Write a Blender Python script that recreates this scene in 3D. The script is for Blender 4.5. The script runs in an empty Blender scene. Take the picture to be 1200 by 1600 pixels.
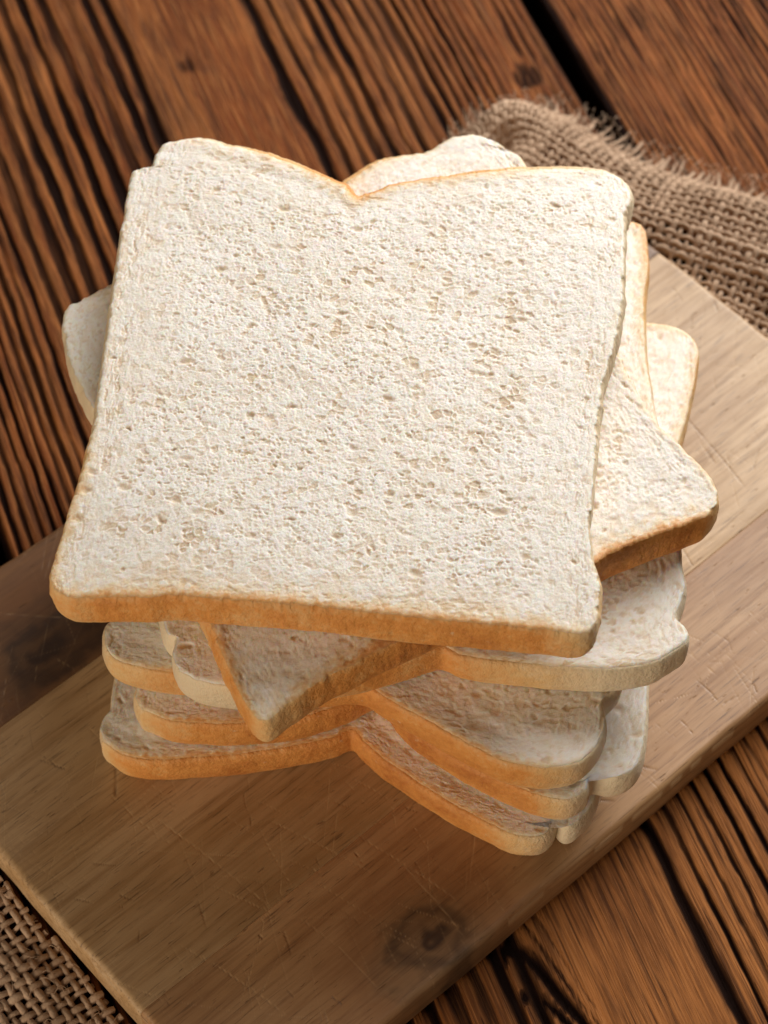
import bpy, math, random
import numpy as np
random.seed(7)

# ---------------------------------------------------------------- camera, light, exposure
# units: metres.  Origin = centre of the bread stack on the cutting board's top face (z = 0).
scene = bpy.context.scene
COL = scene.collection
CM = 0.01

cam_data = bpy.data.cameras.new("camera")
cam = bpy.data.objects.new("camera", cam_data)
COL.objects.link(cam)
cam.location = (0.0, -0.34, 0.50454)
cam.rotation_euler = (math.radians(90 - 55), 0, 0)
cam_data.sensor_fit = 'VERTICAL'
cam_data.sensor_height = 24.0
cam_data.lens = 54.0
cam_data.clip_start = 0.02
cam_data.clip_end = 50.0
cam_data.dof.use_dof = True
cam_data.dof.focus_distance = 0.535
cam_data.dof.aperture_fstop = 12.0
scene.camera = cam

world = bpy.data.worlds.new("World")
scene.world = world
world.use_nodes = True
wbg = world.node_tree.nodes["Background"]
wbg.inputs[0].default_value = (1.0, 0.85, 0.68, 1)
wbg.inputs[1].default_value = 0.065


def area_light(name, loc, target, size, watts, col):
    ld = bpy.data.lights.new(name, 'AREA')
    ld.shape = 'RECTANGLE'
    ld.size, ld.size_y = size
    ld.energy = watts
    ld.color = col
    o = bpy.data.objects.new(name, ld)
    COL.objects.link(o)
    o.location = loc
    from mathutils import Vector
    o.rotation_euler = (Vector(target) - Vector(loc)).to_track_quat('-Z', 'Y').to_euler()
    return o


# a soft window-like box behind and right of the stack, and a weaker, lower one front left
area_light("key_softbox", (0.41, 0.66, 0.53), (0.02, 0.02, 0.03), (0.72, 0.72), 15.6, (1.0, 0.975, 0.95))
area_light("front_softbox", (-0.60, -0.82, 0.25), (0.0, 0.0, 0.03), (0.8, 0.3), 6.6, (1.0, 0.84, 0.66))

scene.view_settings.view_transform = 'Standard'
scene.view_settings.look = 'None'
scene.view_settings.exposure = 0.0
scene.view_settings.gamma = 1.0
scene.view_settings.use_curve_mapping = False

# ---------------------------------------------------------------- numpy noise


def hsh(ix, iy, seed):
    h = (ix.astype(np.int64) * 374761393 + iy.astype(np.int64) * 668265263 + seed * 974634777) & 0xffffffff
    h = ((h ^ (h >> 13)) * 1274126177) & 0xffffffff
    h = ((h ^ (h >> 16)) * 2246822519) & 0xffffffff
    h = h ^ (h >> 13)
    return (h & 0xffffff).astype(np.float64) / 0xffffff


def vnoise(x, y, seed=0):
    """smooth value noise, about -1 .. 1"""
    ix, iy = np.floor(x), np.floor(y)
    fx, fy = x - ix, y - iy
    fx = fx * fx * fx * (fx * (fx * 6 - 15) + 10)
    fy = fy * fy * fy * (fy * (fy * 6 - 15) + 10)
    a = hsh(ix, iy, seed); b = hsh(ix + 1, iy, seed)
    c = hsh(ix, iy + 1, seed); d = hsh(ix + 1, iy + 1, seed)
    return ((a + (b - a) * fx) * (1 - fy) + (c + (d - c) * fx) * fy) * 2 - 1


def fbm(x, y, seed=0, octv=3):
    s, a, t = 0, 1.0, 0
    for k in range(octv):
        s = s + a * vnoise(x * 2 ** k + 17.3 * k, y * 2 ** k - 9.1 * k, seed + k)
        t += a; a *= 0.5
    return s / t


def sstep(a, b, x):
    t = np.clip((x - a) / (b - a), 0, 1)
    return t * t * (3 - 2 * t)


def pits(x, y, cell, seed, prob, rmin, rmax, stretch=1.0, power=1.0):
    """field of random round-bottomed pits, 0 outside .. 1 at the deepest; x, y, radii in the same unit"""
    gx, gy = x / cell, y / cell
    ix, iy = np.floor(gx), np.floor(gy)
    out = np.zeros_like(x)
    for dx in (-1, 0, 1):
        for dy in (-1, 0, 1):
            jx, jy = ix + dx, iy + dy
            cx = jx + 0.1 + 0.8 * hsh(jx, jy, seed)
            cy = jy + 0.1 + 0.8 * hsh(jx, jy, seed + 1)
            on = hsh(jx, jy, seed + 2) < prob
            r = rmin + (rmax - rmin) * hsh(jx, jy, seed + 3) ** 1.6
            an = (hsh(jx, jy, seed + 4) - 0.5) * 2.0
            st = 1 + stretch * hsh(jx, jy, seed + 5)
            ca, sa = np.cos(an), np.sin(an)
            ddx, ddy = (gx - cx) * cell, (gy - cy) * cell
            u = (ddx * ca + ddy * sa) / (r * st)
            v = (-ddx * sa + ddy * ca) * st ** 0.5 / r
            d2 = u * u + v * v
            p = np.clip(1 - d2, 0, 1) ** power * on * (0.55 + 0.45 * hsh(jx, jy, seed + 6))
            out = np.maximum(out, p)
    return out


def foam(x, y, cell, seed):
    """cut foam: returns distance-to-wall (0 on a wall .. ~0.5 mid-cell, in cells) and a random number per cell"""
    gx, gy = x / cell, y / cell
    ix, iy = np.floor(gx), np.floor(gy)
    f1 = np.full_like(x, 9.0); f2 = np.full_like(x, 9.0); idn = np.zeros_like(x)
    for dx in (-1, 0, 1):
        for dy in (-1, 0, 1):
            jx, jy = ix + dx, iy + dy
            d = np.hypot(jx + hsh(jx, jy, seed) - gx, jy + hsh(jx, jy, seed + 1) - gy) - 0.30 * hsh(jx, jy, seed + 2)
            near = d < f1
            f2 = np.where(near, f1, np.minimum(f2, d))
            idn = np.where(near, hsh(jx, jy, seed + 3), idn)
            f1 = np.where(near, d, f1)
    return f2 - f1, idn


# ---------------------------------------------------------------- mesh + object helpers


def mesh_np(name, verts, quads, mat=None, smooth=True, tris=None, ngons=None, attrs=None):
    me = bpy.data.meshes.new(name)
    verts = np.asarray(verts, dtype=np.float32)
    faces = []
    nq = 0 if quads is None else len(quads)
    loops, starts, totals = [], [], []
    pos = 0
    if nq:
        q = np.asarray(quads, dtype=np.int32)
        loops.append(q.ravel()); starts.append(np.arange(nq, dtype=np.int32) * 4)
        totals.append(np.full(nq, 4, np.int32)); pos = nq * 4
    if tris is not None and len(tris):
        t = np.asarray(tris, dtype=np.int32)
        loops.append(t.ravel()); starts.append(pos + np.arange(len(t), dtype=np.int32) * 3)
        totals.append(np.full(len(t), 3, np.int32)); pos += len(t) * 3
    for g in (ngons or []):
        g = np.asarray(g, dtype=np.int32)
        loops.append(g); starts.append(np.array([pos], np.int32)); totals.append(np.array([len(g)], np.int32))
        pos += len(g)
    L = np.concatenate(loops)
    S = np.concatenate(starts)
    me.vertices.add(len(verts)); me.vertices.foreach_set("co", verts.ravel())
    me.loops.add(len(L)); me.loops.foreach_set("vertex_index", L)
    me.polygons.add(len(S)); me.polygons.foreach_set("loop_start", S)
    me.update(calc_edges=True)
    me.polygons.foreach_set("use_smooth", np.full(len(S), smooth))
    for k, v in (attrs or {}).items():
        a = me.attributes.new(k, 'FLOAT', 'POINT')
        a.data.foreach_set("value", np.asarray(v, dtype=np.float32))
    me.validate()
    if mat is not None:
        me.materials.append(mat)
    return me


def link(name, data, parent=None):
    o = bpy.data.objects.new(name, data)
    COL.objects.link(o)
    if parent is not None:
        o.parent = parent
    return o


def empty(name, loc=(0, 0, 0), rotz=0.0):
    o = bpy.data.objects.new(name, None)
    o.empty_display_size = 0.02
    COL.objects.link(o)
    o.location = loc
    o.rotation_euler = (0, 0, rotz)
    return o


def tag(o, label, cat, group=None):
    o['label'] = label
    o['category'] = cat
    if group:
        o['group'] = group
    return o


def grid_quads(nu, nv, off=0):
    i, j = np.meshgrid(np.arange(nu - 1), np.arange(nv - 1), indexing='xy')
    a = (j * nu + i).ravel() + off
    return np.stack([a, a + 1, a + 1 + nu, a + nu], 1)


# ---------------------------------------------------------------- material helpers


class NT:
    def __init__(self, name):
        self.m = bpy.data.materials.new(name)
        self.m.use_nodes = True
        self.t = self.m.node_tree
        self.n = self.t.nodes
        self.p = self.n["Principled BSDF"]

    def add(self, typ, **kw):
        x = self.n.new(typ)
        for k, v in kw.items():
            setattr(x, k, v)
        return x

    def ln(self, a, b):
        self.t.links.new(a, b)

    def setv(self, sock, v):
        if hasattr(v, 'links') or isinstance(v, bpy.types.NodeSocket):
            self.ln(v, sock)
        else:
            sock.default_value = v

    def attr(self, name):
        a = self.add('ShaderNodeAttribute', attribute_name=name)
        return a.outputs['Fac']

    def coord(self, scale=(1, 1, 1), rot=(0, 0, 0), loc=(0, 0, 0)):
        tc = self.add('ShaderNodeTexCoord')
        mp = self.add('ShaderNodeMapping')
        mp.inputs['Scale'].default_value = scale
        mp.inputs['Rotation'].default_value = rot
        mp.inputs['Location'].default_value = loc
        self.ln(tc.outputs['Object'], mp.inputs['Vector'])
        return mp.outputs['Vector']

    def noise(self, vec, scale, detail=3, rough=0.55, dist=0.0):
        x = self.add('ShaderNodeTexNoise')
        self.ln(vec, x.inputs['Vector'])
        x.inputs['Scale'].default_value = scale
        x.inputs['Detail'].default_value = detail
        x.inputs['Roughness'].default_value = rough
        x.inputs['Distortion'].default_value = dist
        return x.outputs['Fac']

    def ramp(self, fac, stops, interp='LINEAR'):
        r = self.add('ShaderNodeValToRGB')
        e = r.color_ramp.elements
        r.color_ramp.interpolation = interp
        while len(e) > 1:
            e.remove(e[-1])
        for q, (p, c) in enumerate(stops):
            el = e[0] if q == 0 else e.new(p)
            el.position = p
            el.color = (*c, 1) if len(c) == 3 else c
        self.setv(r.inputs['Fac'], fac)
        return r.outputs['Color']

    def rampf(self, fac, stops):
        return self.ramp(fac, [(p, (v, v, v)) for p, v in stops])

    def mix(self, fac, a, b, blend='MIX'):
        x = self.add('ShaderNodeMix', data_type='RGBA', blend_type=blend)
        self.setv(x.inputs[0], fac)
        for s, v in ((x.inputs[6], a), (x.inputs[7], b)):
            self.setv(s, (*v, 1) if isinstance(v, tuple) and len(v) == 3 else v)
        return x.outputs[2]

    def math(self, op, a, b=None, c=None):
        x = self.add('ShaderNodeMath', operation=op)
        self.setv(x.inputs[0], a)
        if b is not None:
            self.setv(x.inputs[1], b)
        if c is not None:
            self.setv(x.inputs[2], c)
        return x.outputs[0]

    def bump(self, height, dist, strength=1.0, normal=None):
        b = self.add('ShaderNodeBump')
        b.inputs['Strength'].default_value = strength
        b.inputs['Distance'].default_value = dist
        self.ln(height, b.inputs['Height'])
        if normal is not None:
            self.ln(normal, b.inputs['Normal'])
        return b.outputs['Normal']

    def out(self, color=None, rough=None, normal=None, spec=None):
        if color is not None:
            self.setv(self.p.inputs['Base Color'], (*color, 1) if isinstance(color, tuple) and len(color) == 3 else color)
        if rough is not None:
            self.setv(self.p.inputs['Roughness'], rough)
        if normal is not None:
            self.ln(normal, self.p.inputs['Normal'])
        if spec is not None:
            self.p.inputs['Specular IOR Level'].default_value = spec
        return self.m


# ---------------------------------------------------------------- materials


def toast_ramp(n, fac, crumb):
    if crumb:
        return n.ramp(fac, [(0.0, (0.895, 0.86, 0.80)), (0.25, (0.85, 0.71, 0.51)), (0.55, (0.78, 0.44, 0.17)), (1.0, (0.62, 0.24, 0.05))])
    return n.ramp(fac, [(0.0, (0.80, 0.69, 0.49)), (0.3, (0.78, 0.50, 0.22)), (0.6, (0.72, 0.31, 0.075)), (1.0, (0.46, 0.15, 0.028))])


def mat_crumb():
    n = NT("bread_crumb")
    v = n.coord()
    t = n.attr("toast")
    nz = n.noise(v, 900, 3)
    f = n.math('ADD', t, n.math('MULTIPLY', n.math('SUBTRACT', nz, 0.5), n.math('MULTIPLY', t, 1.1)))
    col = toast_ramp(n, f, True)
    blot = n.noise(v, 55, 3)
    col = n.mix(n.rampf(blot, [(0.35, 0.0), (0.7, 0.20)]), col, (0.86, 0.76, 0.60))
    # opened gas cells: creamier walls, with the pores' scattered-light warmth and shade painted in
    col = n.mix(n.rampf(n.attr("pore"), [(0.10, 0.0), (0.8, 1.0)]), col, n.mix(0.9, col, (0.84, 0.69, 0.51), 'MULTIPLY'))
    fine = n.noise(v, 2600, 4, 0.65)
    nor = n.bump(fine, 0.0002, 0.5)
    m = n.out(col, 0.5, nor, 0.4)
    p = n.p
    p.inputs['Subsurface Weight'].default_value = 0.75
    p.inputs['Subsurface Radius'].default_value = (1.0, 0.62, 0.34)
    p.inputs['Subsurface Scale'].default_value = 0.0014
    return m


def mat_crust():
    n = NT("bread_crust")
    v = n.coord()
    t = n.attr("toast")
    big = n.noise(v, 75, 5, 0.65)
    fine = n.noise(v, 700, 4, 0.65)
    f = n.math('ADD', t, n.math('MULTIPLY', n.math('SUBTRACT', big, 0.5), n.math('MULTIPLY_ADD', t, 1.5, 0.05)))
    f = n.math('ADD', f, n.math('MULTIPLY', n.math('SUBTRACT', fine, 0.5), n.math('MULTIPLY_ADD', t, 0.8, 0.05)))
    col = toast_ramp(n, f, False)
    # small pale flour flecks
    fl = n.noise(v, 420, 2)
    col = n.mix(n.rampf(fl, [(0.70, 0.0), (0.76, 0.45)]), col, (0.78, 0.62, 0.42))
    nor = n.bump(n.noise(v, 300, 5, 0.62), 0.0012, 0.6)
    nor = n.bump(n.noise(v, 1500, 4, 0.65), 0.0004, 0.7, nor)
    m = n.out(col, n.rampf(fine, [(0.3, 0.42), (0.7, 0.62)]), nor, 0.4)
    p = n.p
    p.inputs['Subsurface Weight'].default_value = 0.15
    p.inputs['Subsurface Radius'].default_value = (1.0, 0.5, 0.25)
    p.inputs['Subsurface Scale'].default_value = 0.0008
    return m


def mat_plank(name, ridge_a, ridge_b, seed):
    n = NT(name)
    L = (seed * 0.37, seed * 0.11, 0)
    fib = n.noise(n.coord((1, 0.022, 1), loc=L), 2200, 4, 0.65)         # long fibres
    fib2 = n.noise(n.coord((1, 0.07, 1), loc=L), 560, 5, 0.65, 0.3)
    patch = n.noise(n.coord((1, 0.45, 1), loc=L), 26, 5, 0.62, 0.4)
    spot = n.noise(n.coord((1, 0.5, 1), loc=L), 120, 4, 0.65)
    tint = n.attr("tint")
    char = n.attr("char")
    col = n.mix(n.rampf(tint, [(0.0, 0.0), (1.0, 1.0)]), ridge_a, ridge_b)
    col = n.mix(n.rampf(patch, [(0.40, 0.0), (0.72, 0.72)]), col, (0.075, 0.022, 0.006))
    col = n.mix(n.rampf(fib2, [(0.42, 0.0), (0.66, 0.65)]), col, (0.055, 0.022, 0.012))
    col = n.mix(n.rampf(fib, [(0.48, 0.0), (0.72, 0.70)]), col, (0.52, 0.21, 0.062))
    col = n.mix(n.rampf(spot, [(0.60, 0.0), (0.74, 0.35)]), col, (0.05, 0.022, 0.014))
    line = n.noise(n.coord((1, 0.020, 1), loc=L), 1050, 3, 0.55)
    col = n.mix(n.rampf(line, [(0.54, 0.0), (0.64, 0.70)]), col, (0.045, 0.016, 0.007))
    crack = n.noise(n.coord((1, 0.06, 1), (0, 0, 0.03), L), 900, 2, 0.4)
    col = n.mix(n.rampf(crack, [(0.69, 0.0), (0.74, 0.85)]), col, (0.025, 0.012, 0.008))
    cf = n.math('ADD', char, n.math('MULTIPLY', n.math('SUBTRACT', fib2, 0.5), 0.5))
    col = n.mix(n.rampf(cf, [(0.10, 0.0), (0.34, 0.72), (0.62, 1.0)]), col, (0.013, 0.006, 0.0042))
    h = n.math('SUBTRACT', n.math('ADD', fib, n.math('MULTIPLY', fib2, 0.8)), n.math('MULTIPLY', line, 1.2))
    nor = n.bump(h, 0.0008, 0.7)
    n.ln(n.rampf(cf, [(0.1, 0.07), (0.5, 0.02)]), n.p.inputs['Specular IOR Level'])
    return n.out(col, n.rampf(fib2, [(0.3, 0.5), (0.7, 0.7)]), nor)


def mat_board(name, base_a, base_b, dark, seed, knots=()):
    n = NT(name)
    L = (seed * 0.31, seed * 0.17, 0)
    grain = n.noise(n.coord((0.045, 1, 1), loc=L), 520, 5, 0.65, 0.25)
    band = n.noise(n.coord((0.10, 1, 1), loc=L), 75, 4, 0.6, 0.5)
    pores = n.noise(n.coord((0.06, 1, 1), loc=L), 1900, 2, 0.5)
    blot = n.noise(n.coord((0.7, 1, 1), loc=L), 17, 4, 0.6)
    col = n.mix(n.rampf(band, [(0.36, 0.0), (0.64, 1.0)]), base_a, base_b)
    col = n.mix(n.rampf(blot, [(0.40, 0.0), (0.68, 0.70)]), col, dark)
    col = n.mix(n.rampf(grain, [(0.46, 0.0), (0.68, 0.65)]), col, dark)
    col = n.mix(n.rampf(pores, [(0.58, 0.0), (0.74, 0.6)]), col, (0.07, 0.035, 0.016))
    # knots: dark rings round a centre (local x, y, radius)
    tc = n.add('ShaderNodeTexCoord')
    for (kx, ky, r, st) in knots:
        vs = n.add('ShaderNodeVectorMath', operation='SUBTRACT')
        n.ln(tc.outputs['Object'], vs.inputs[0])
        vs.inputs[1].default_value = (kx, ky, 0)
        wob = n.noise(n.coord(loc=L), 110, 2, 0.5)
        sc = n.add('ShaderNodeVectorMath', operation='MULTIPLY')
        n.ln(vs.outputs[0], sc.inputs[0])
        sc.inputs[1].default_value = (1 / st, 1, 0)
        ln_ = n.add('ShaderNodeVectorMath', operation='LENGTH')
        n.ln(sc.outputs[0], ln_.inputs[0])
        d = n.math('DIVIDE', ln_.outputs['Value'], r)
        d = n.math('ADD', d, n.math('MULTIPLY', n.math('SUBTRACT', wob, 0.5), 0.9))
        ring = n.math('SINE', n.math('MULTIPLY', d, 17.0))
        k = n.rampf(n.math('MULTIPLY', d, 0.5), [(0.05, 0.95), (0.30, 0.70), (0.44, 0.30), (0.65, 0.0)])
        k2 = n.math('MULTIPLY', k, n.math('MULTIPLY_ADD', ring, 0.16, 0.84))
        col = n.mix(k2, col, (0.035, 0.017, 0.010))
        halo = n.rampf(n.math('MULTIPLY', d, 0.4), [(0.2, 0.0), (0.42, 0.55), (0.95, 0.0)])
        col = n.mix(halo, col, (0.24, 0.10, 0.035))
    # knife marks cut into the mesh: scratches' caught light painted pale, chips dark
    pale, dk = n.attr("cut"), n.attr("nick")
    fleck = n.noise(n.coord((0.16, 1, 1), (0, 0, 0.12), L), 1300, 2, 0.5)
    dk = n.math('MAXIMUM', dk, n.rampf(fleck, [(0.68, 0.0), (0.76, 0.7)]))
    col = n.mix(n.math('MULTIPLY', pale, 0.55), col, (0.62, 0.42, 0.22))
    col = n.mix(n.math('MULTIPLY', dk, 0.75), col, (0.07, 0.033, 0.013))
    h = n.math('SUBTRACT', n.math('MULTIPLY', grain, 0.5), n.math('ADD', n.math('MULTIPLY', pale, 0.7), dk))
    nor = n.bump(h, 0.00025, 0.55)
    return n.out(col, n.rampf(grain, [(0.3, 0.40), (0.7, 0.52)]), nor, 0.5)


def mat_jute():
    n = NT("jute")
    v = n.coord()
    a = n.noise(v, 900, 3, 0.6)
    b = n.noise(v, 45, 3)
    col = n.mix(a, (0.40, 0.255, 0.155), (0.70, 0.51, 0.36))
    col = n.mix(n.rampf(b, [(0.35, 0.0), (0.7, 0.5)]), col, (0.34, 0.21, 0.125))
    nor = n.bump(n.noise(v, 2600, 3, 0.7), 0.0003, 0.8)
    m = n.out(col, 0.85, nor, 0.2)
    return m


M_CRUMB = mat_crumb()
M_CRUST = mat_crust()
M_JUTE = mat_jute()

# ---------------------------------------------------------------- table of charred planks
TABLE_Z = -1.40          # cm
PL_ANG = math.radians(110.5 - 90)      # planks' long (y) axis


def ring_fields(a, b, kind, seed):
    """relief depth (cm), char (0..1) and ring tint for points a (across), b (along), in cm"""
    warp = 0.34 * fbm(a * 0.16, b * 0.05, seed, 2) + 0.032 * vnoise(a * 0.9, b * 0.45, seed + 5) + 0.022 * vnoise(a * 3, b * 1.3, seed + 6) + 0.016 * vnoise(a * 6, b * 3.2, seed + 7)
    aw = a + warp
    if kind == 'main':
        xs = np.array([-12, -9.3, -6.4, -6.0, -0.95, -0.75, 3.45, 3.6, 7.6, 8.2, 14])
        ds = np.array([3.4, 3.4, 3.1, 1.75, 1.55, 0.45, 0.45, 1.9, 2.2, 2.9, 3.2])
        am = np.interp(aw, [-12, -1.0, -0.7, 3.4, 3.6, 9, 10, 14], [1, 1, 0, 0, 1, 0.9, 0.55, 0.5])
    elif kind == 'fine':
        xs = np.array([0, 40.]); ds = np.array([4.6, 3.8]); am = np.full_like(a, 0.8)
    else:
        xs = np.array([0, 40.]); ds = np.array([2.2, 2.0]); am = np.full_like(a, 1.0)
    g = np.linspace(-40, 40, 8001)
    cum = np.cumsum(np.interp(g, xs, ds)) * (g[1] - g[0])
    psi = np.interp(aw, g, cum)
    ri = np.floor(psi); f = psi - ri
    w = 0.25 + 0.22 * hsh(ri, ri * 0 + 3, seed + 9) + 0.09 * vnoise(b * 0.35, ri * 7.7, seed + 10)
    if kind == 'main':   # narrower charred lines towards the near right of the plank
        nar = sstep(-2, -9, b) * sstep(0, 3, a)
        w = w * (1 - 0.50 * nar)
    dep = 0.45 + 0.55 * hsh(ri, ri * 0 + 5, seed + 11)
    dep = dep * (0.72 + 0.28 * vnoise(b * 0.22, ri * 3.1, seed + 12))
    groove = sstep(0.5 - w / 2 - 0.16, 0.5 - w / 2 + 0.08, f) * (1 - sstep(0.5 + w / 2 - 0.05, 0.5 + w / 2 + 0.10, f))
    groove = groove * dep * am
    tint = 0.5 + 0.5 * (hsh(ri, ri * 0 + 8, seed + 13) - 0.5) + 0.25 * vnoise(a * 0.5, b * 0.12, seed + 14)
    if kind == 'main':
        tint = tint - 0.35 + 1.0 * sstep(2, -10, b) * sstep(-5, 1, a)  # less charred near right, with the key light's brightening there painted in
    rough = 0.10 * fbm(a * 2.2, b * 0.5, seed + 20, 3)
    if kind == 'main':
        # edges of the smooth heartwood strip
        for e, wd in ((-0.85, 0.16), (3.52, 0.15)):
            k = np.exp(-((aw - e + 0.12 * vnoise(a * 0 + 2, b * 0.5, seed + 30)) / wd) ** 2)
            groove = np.maximum(groove, k * 0.95)
        # cathedral arches close to the viewer
        da_ = a + 0.95 + 0.10 * vnoise(a, b * 0.5, seed + 31)
        q = (-11.0 - b) - 2.7 * da_ ** 2
        gr = np.sqrt(1 + (5.4 * da_) ** 2)
        inz = sstep(-1.22, -1.02, a) * (1 - sstep(2.6, 3.4, a)) * (b < -7)
        for e, wd, am2 in ((0.0, 0.15, 1.0), (1.25, 0.10, 0.9), (3.0, 0.12, 0.8), (-1.7, 0.035, 0.4), (-3.4, 0.03, 0.3)):
            wd2 = wd * (1 + 0.4 * vnoise(a * 0.8, b * 0.8, seed + 34))
            groove = np.maximum(groove, np.exp(-((q - e) / gr / wd2) ** 2) * inz * am2)
        # knots
        for (ka, kb, r, st) in ((1.0, 20.6, 0.26, 1.3), (10.95, 16.3, 0.46, 1.4), (0.2, -9.3, 0.16, 3.0)):
            d = np.sqrt((a - ka) ** 2 + ((b - kb) / st) ** 2) / r + 0.25 * vnoise(a * 2, b * 2, seed + 33)
            groove = np.maximum(groove * (1 - 0.8 * np.exp(-(d / 1.6) ** 4)), np.exp(-d ** 4) * (0.42 + 0.16 * np.sin(d * 12)))
    groove = np.clip(groove, 0, 1)
    depth = 0.17 * groove + np.abs(rough) * 0.06
    char = groove * (0.95 + 0.25 * vnoise(a * 1.5, b * 0.5, seed + 40)) + 0.20 * np.clip(fbm(a * 0.35, b * 0.12, seed + 41), 0, 1)
    return depth, np.clip(char, 0, 1), np.clip(tint, 0, 1)


def make_plank(a0, a1, b0, b1, kind, seed, mat, da, db, parent):
    na, nb = int((a1 - a0) / da) + 1, int((b1 - b0) / db) + 1
    A = np.linspace(a0, a1, na); B = np.linspace(b0, b1, nb)
    a, b = np.meshgrid(A, B)
    d, ch, ti = ring_fields(a, b, kind, seed)
    ed = np.minimum(a - a0, a1 - a)
    r = 0.22
    dd = np.clip(ed + 0.05 * vnoise(b * 0.8, a * 0.1, seed + 50), 0, r)
    d = d + r - np.sqrt(np.clip(r * r - (r - dd) ** 2, 0, None))
    ch = np.maximum(ch, 0.8 * (1 - sstep(0.0, 0.30, ed)))
    V = np.stack([a, b, -d], -1).reshape(-1, 3)
    quads = grid_quads(na, nb)
    n0 = len(V)
    # skirt: the plank's edges and underside
    loop = np.concatenate([np.arange(na), np.arange(1, nb) * na + na - 1,
                           (nb - 1) * na + np.arange(na - 2, -1, -1), np.arange(nb - 2, 0, -1) * na])
    low = V[loop].copy(); low[:, 2] = -2.4
    k = np.arange(len(loop)); k2 = np.roll(k, -1)
    sk = np.stack([loop[k], k + n0, k2 + n0, loop[k2]], 1)
    V = np.concatenate([V, low])
    ch = np.concatenate([ch.ravel(), np.ones(len(loop))]); ti = np.concatenate([ti.ravel(), np.zeros(len(loop))])
    me = mesh_np("plank", V * CM, np.concatenate([quads, sk]), mat, ngons=[np.arange(n0, n0 + len(loop))[::-1]],
                 attrs={"char": ch, "tint": ti})
    return link("plank", me, parent)


table = empty("wooden_table", (0, 0, TABLE_Z * CM), PL_ANG)
tag(table, "dark brown charred and brushed plank table top under the cutting board", "table")
M_PL1 = mat_plank("charred_pine", (0.20, 0.052, 0.010), (0.50, 0.190, 0.052), 1)
M_PL2 = mat_plank("charred_pine_red", (0.22, 0.056, 0.012), (0.38, 0.120, 0.028), 5)
make_plank(-9.30, 12.22, -24, 34, 'main', 11, M_PL1, 0.045, 0.26, table)
o = make_plank(12.78, 31, -24, 34, 'fine', 23, M_PL2, 0.075, 0.3, table)
o['label'] = "redder plank with fine grain beyond the wide black gap"
V_ = np.array([(x_, y_, z_) for z_ in (-4.2, -2.45) for x_, y_ in ((-28, -24), (31, -24), (31, 34), (-28, 34))], float)
link("underboard", mesh_np("underboard", V_ * CM, [(3, 2, 1, 0), (4, 5, 6, 7), (0, 1, 5, 4), (1, 2, 6, 5), (2, 3, 7, 6), (3, 0, 4, 7)],
                           NT("black_stained_wood").out((0.012, 0.008, 0.006), 0.9, None, 0.1), smooth=False), table)
make_plank(-28, -9.75, -24, 34, 'wide', 37, M_PL1, 0.09, 0.4, table)

# ---------------------------------------------------------------- cutting board
BD_ANG = math.radians(41.84)
ca, sa = math.cos(BD_ANG), math.sin(BD_ANG)
BX, BY = 12.92, 8.13            # half length, half width (cm)
bcx, bcy = 0.12 * ca + 1.66 * sa, 0.12 * sa - 1.66 * ca


def board_local(x, y):
    dx, dy = x - bcx, y - bcy
    return dx * ca + dy * sa, -dx * sa + dy * ca


board = empty("cutting_board", (bcx * CM, bcy * CM, 0), BD_ANG)
tag(board, "worn brown wooden cutting board with knife scratches under the bread stack", "cutting board")
BT = 1.385


MARKS = []
_r = np.random.RandomState(41)
for _i in range(1100):
    kind = _r.rand()
    cx, cy = _r.uniform(-BX, BX), _r.uniform(-BY, BY)
    an = _r.choice([1.15, 0.55, 1.75, 2.3, 0.0], p=[.36, .2, .2, .12, .12]) + _r.normal(0, 0.22)
    if kind < 0.72:
        MARKS.append((cx, cy, an, _r.uniform(0.5, 2.8) ** 1.3, _r.normal(0, 0.03), _r.uniform(0.007, 0.015), _r.uniform(0.15, 0.9) ** 1.6, 0))
    else:
        MARKS.append((cx, cy, an, _r.uniform(0.15, 0.9), _r.normal(0, 0.2), _r.uniform(0.008, 0.020), _r.uniform(0.2, 0.9), 1))
# the long pale strokes and dark chips one can pick out
MARKS += [(-9.2, -2.2, 1.72, 4.2, 0.01, 0.018, 0.9, 0), (-7.0, -3.6, 1.9, 3.2, 0.02, 0.016, 0.7, 0), (-3.6, -5.6, 0.75, 4.0, 0.01, 0.018, 0.8, 0),
          (-5.9, -6.6, 1.5, 2.6, 0.03, 0.018, 0.8, 0), (-1.2, -7.2, 2.4, 1.2, 0, 0.03, 0.9, 1), (0.4, -7.4, 2.2, 0.8, 0, 0.03, 0.9, 1),
          (-9.6, 1.0, 0.9, 0.9, 0.1, 0.035, 0.9, 1), (9.0, -1.0, 1.4, 5.0, 0.01, 0.02, 0.7, 1)]


def knife_marks(x, y):
    cut, nick = np.zeros_like(x), np.zeros_like(x)
    X, Y = x[0], y[:, 0]
    for (cx, cy, an, L, cur, w, st, dark) in MARKS:
        i0, i1 = np.searchsorted(X, (cx - L / 2 - 0.2, cx + L / 2 + 0.2)); j0, j1 = np.searchsorted(Y, (cy - L / 2 - 0.2, cy + L / 2 + 0.2))
        if i1 <= i0 or j1 <= j0:
            continue
        sx, sy = x[j0:j1, i0:i1] - cx, y[j0:j1, i0:i1] - cy
        t = sx * math.cos(an) + sy * math.sin(an); q = -sx * math.sin(an) + sy * math.cos(an) - cur * t * t
        q = q + 0.012 * vnoise(t * 2.0, t * 0 + cx * 9, 61)
        v = st * np.exp(-(q / w) ** 2) * (1 - sstep(L * 0.35, L * 0.5, np.abs(t))) * (0.6 + 0.4 * vnoise(t * 4, t * 0 + cy * 7, 62))
        tgt = nick if dark else cut
        tgt[j0:j1, i0:i1] = np.maximum(tgt[j0:j1, i0:i1], v)
    return cut, nick


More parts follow.
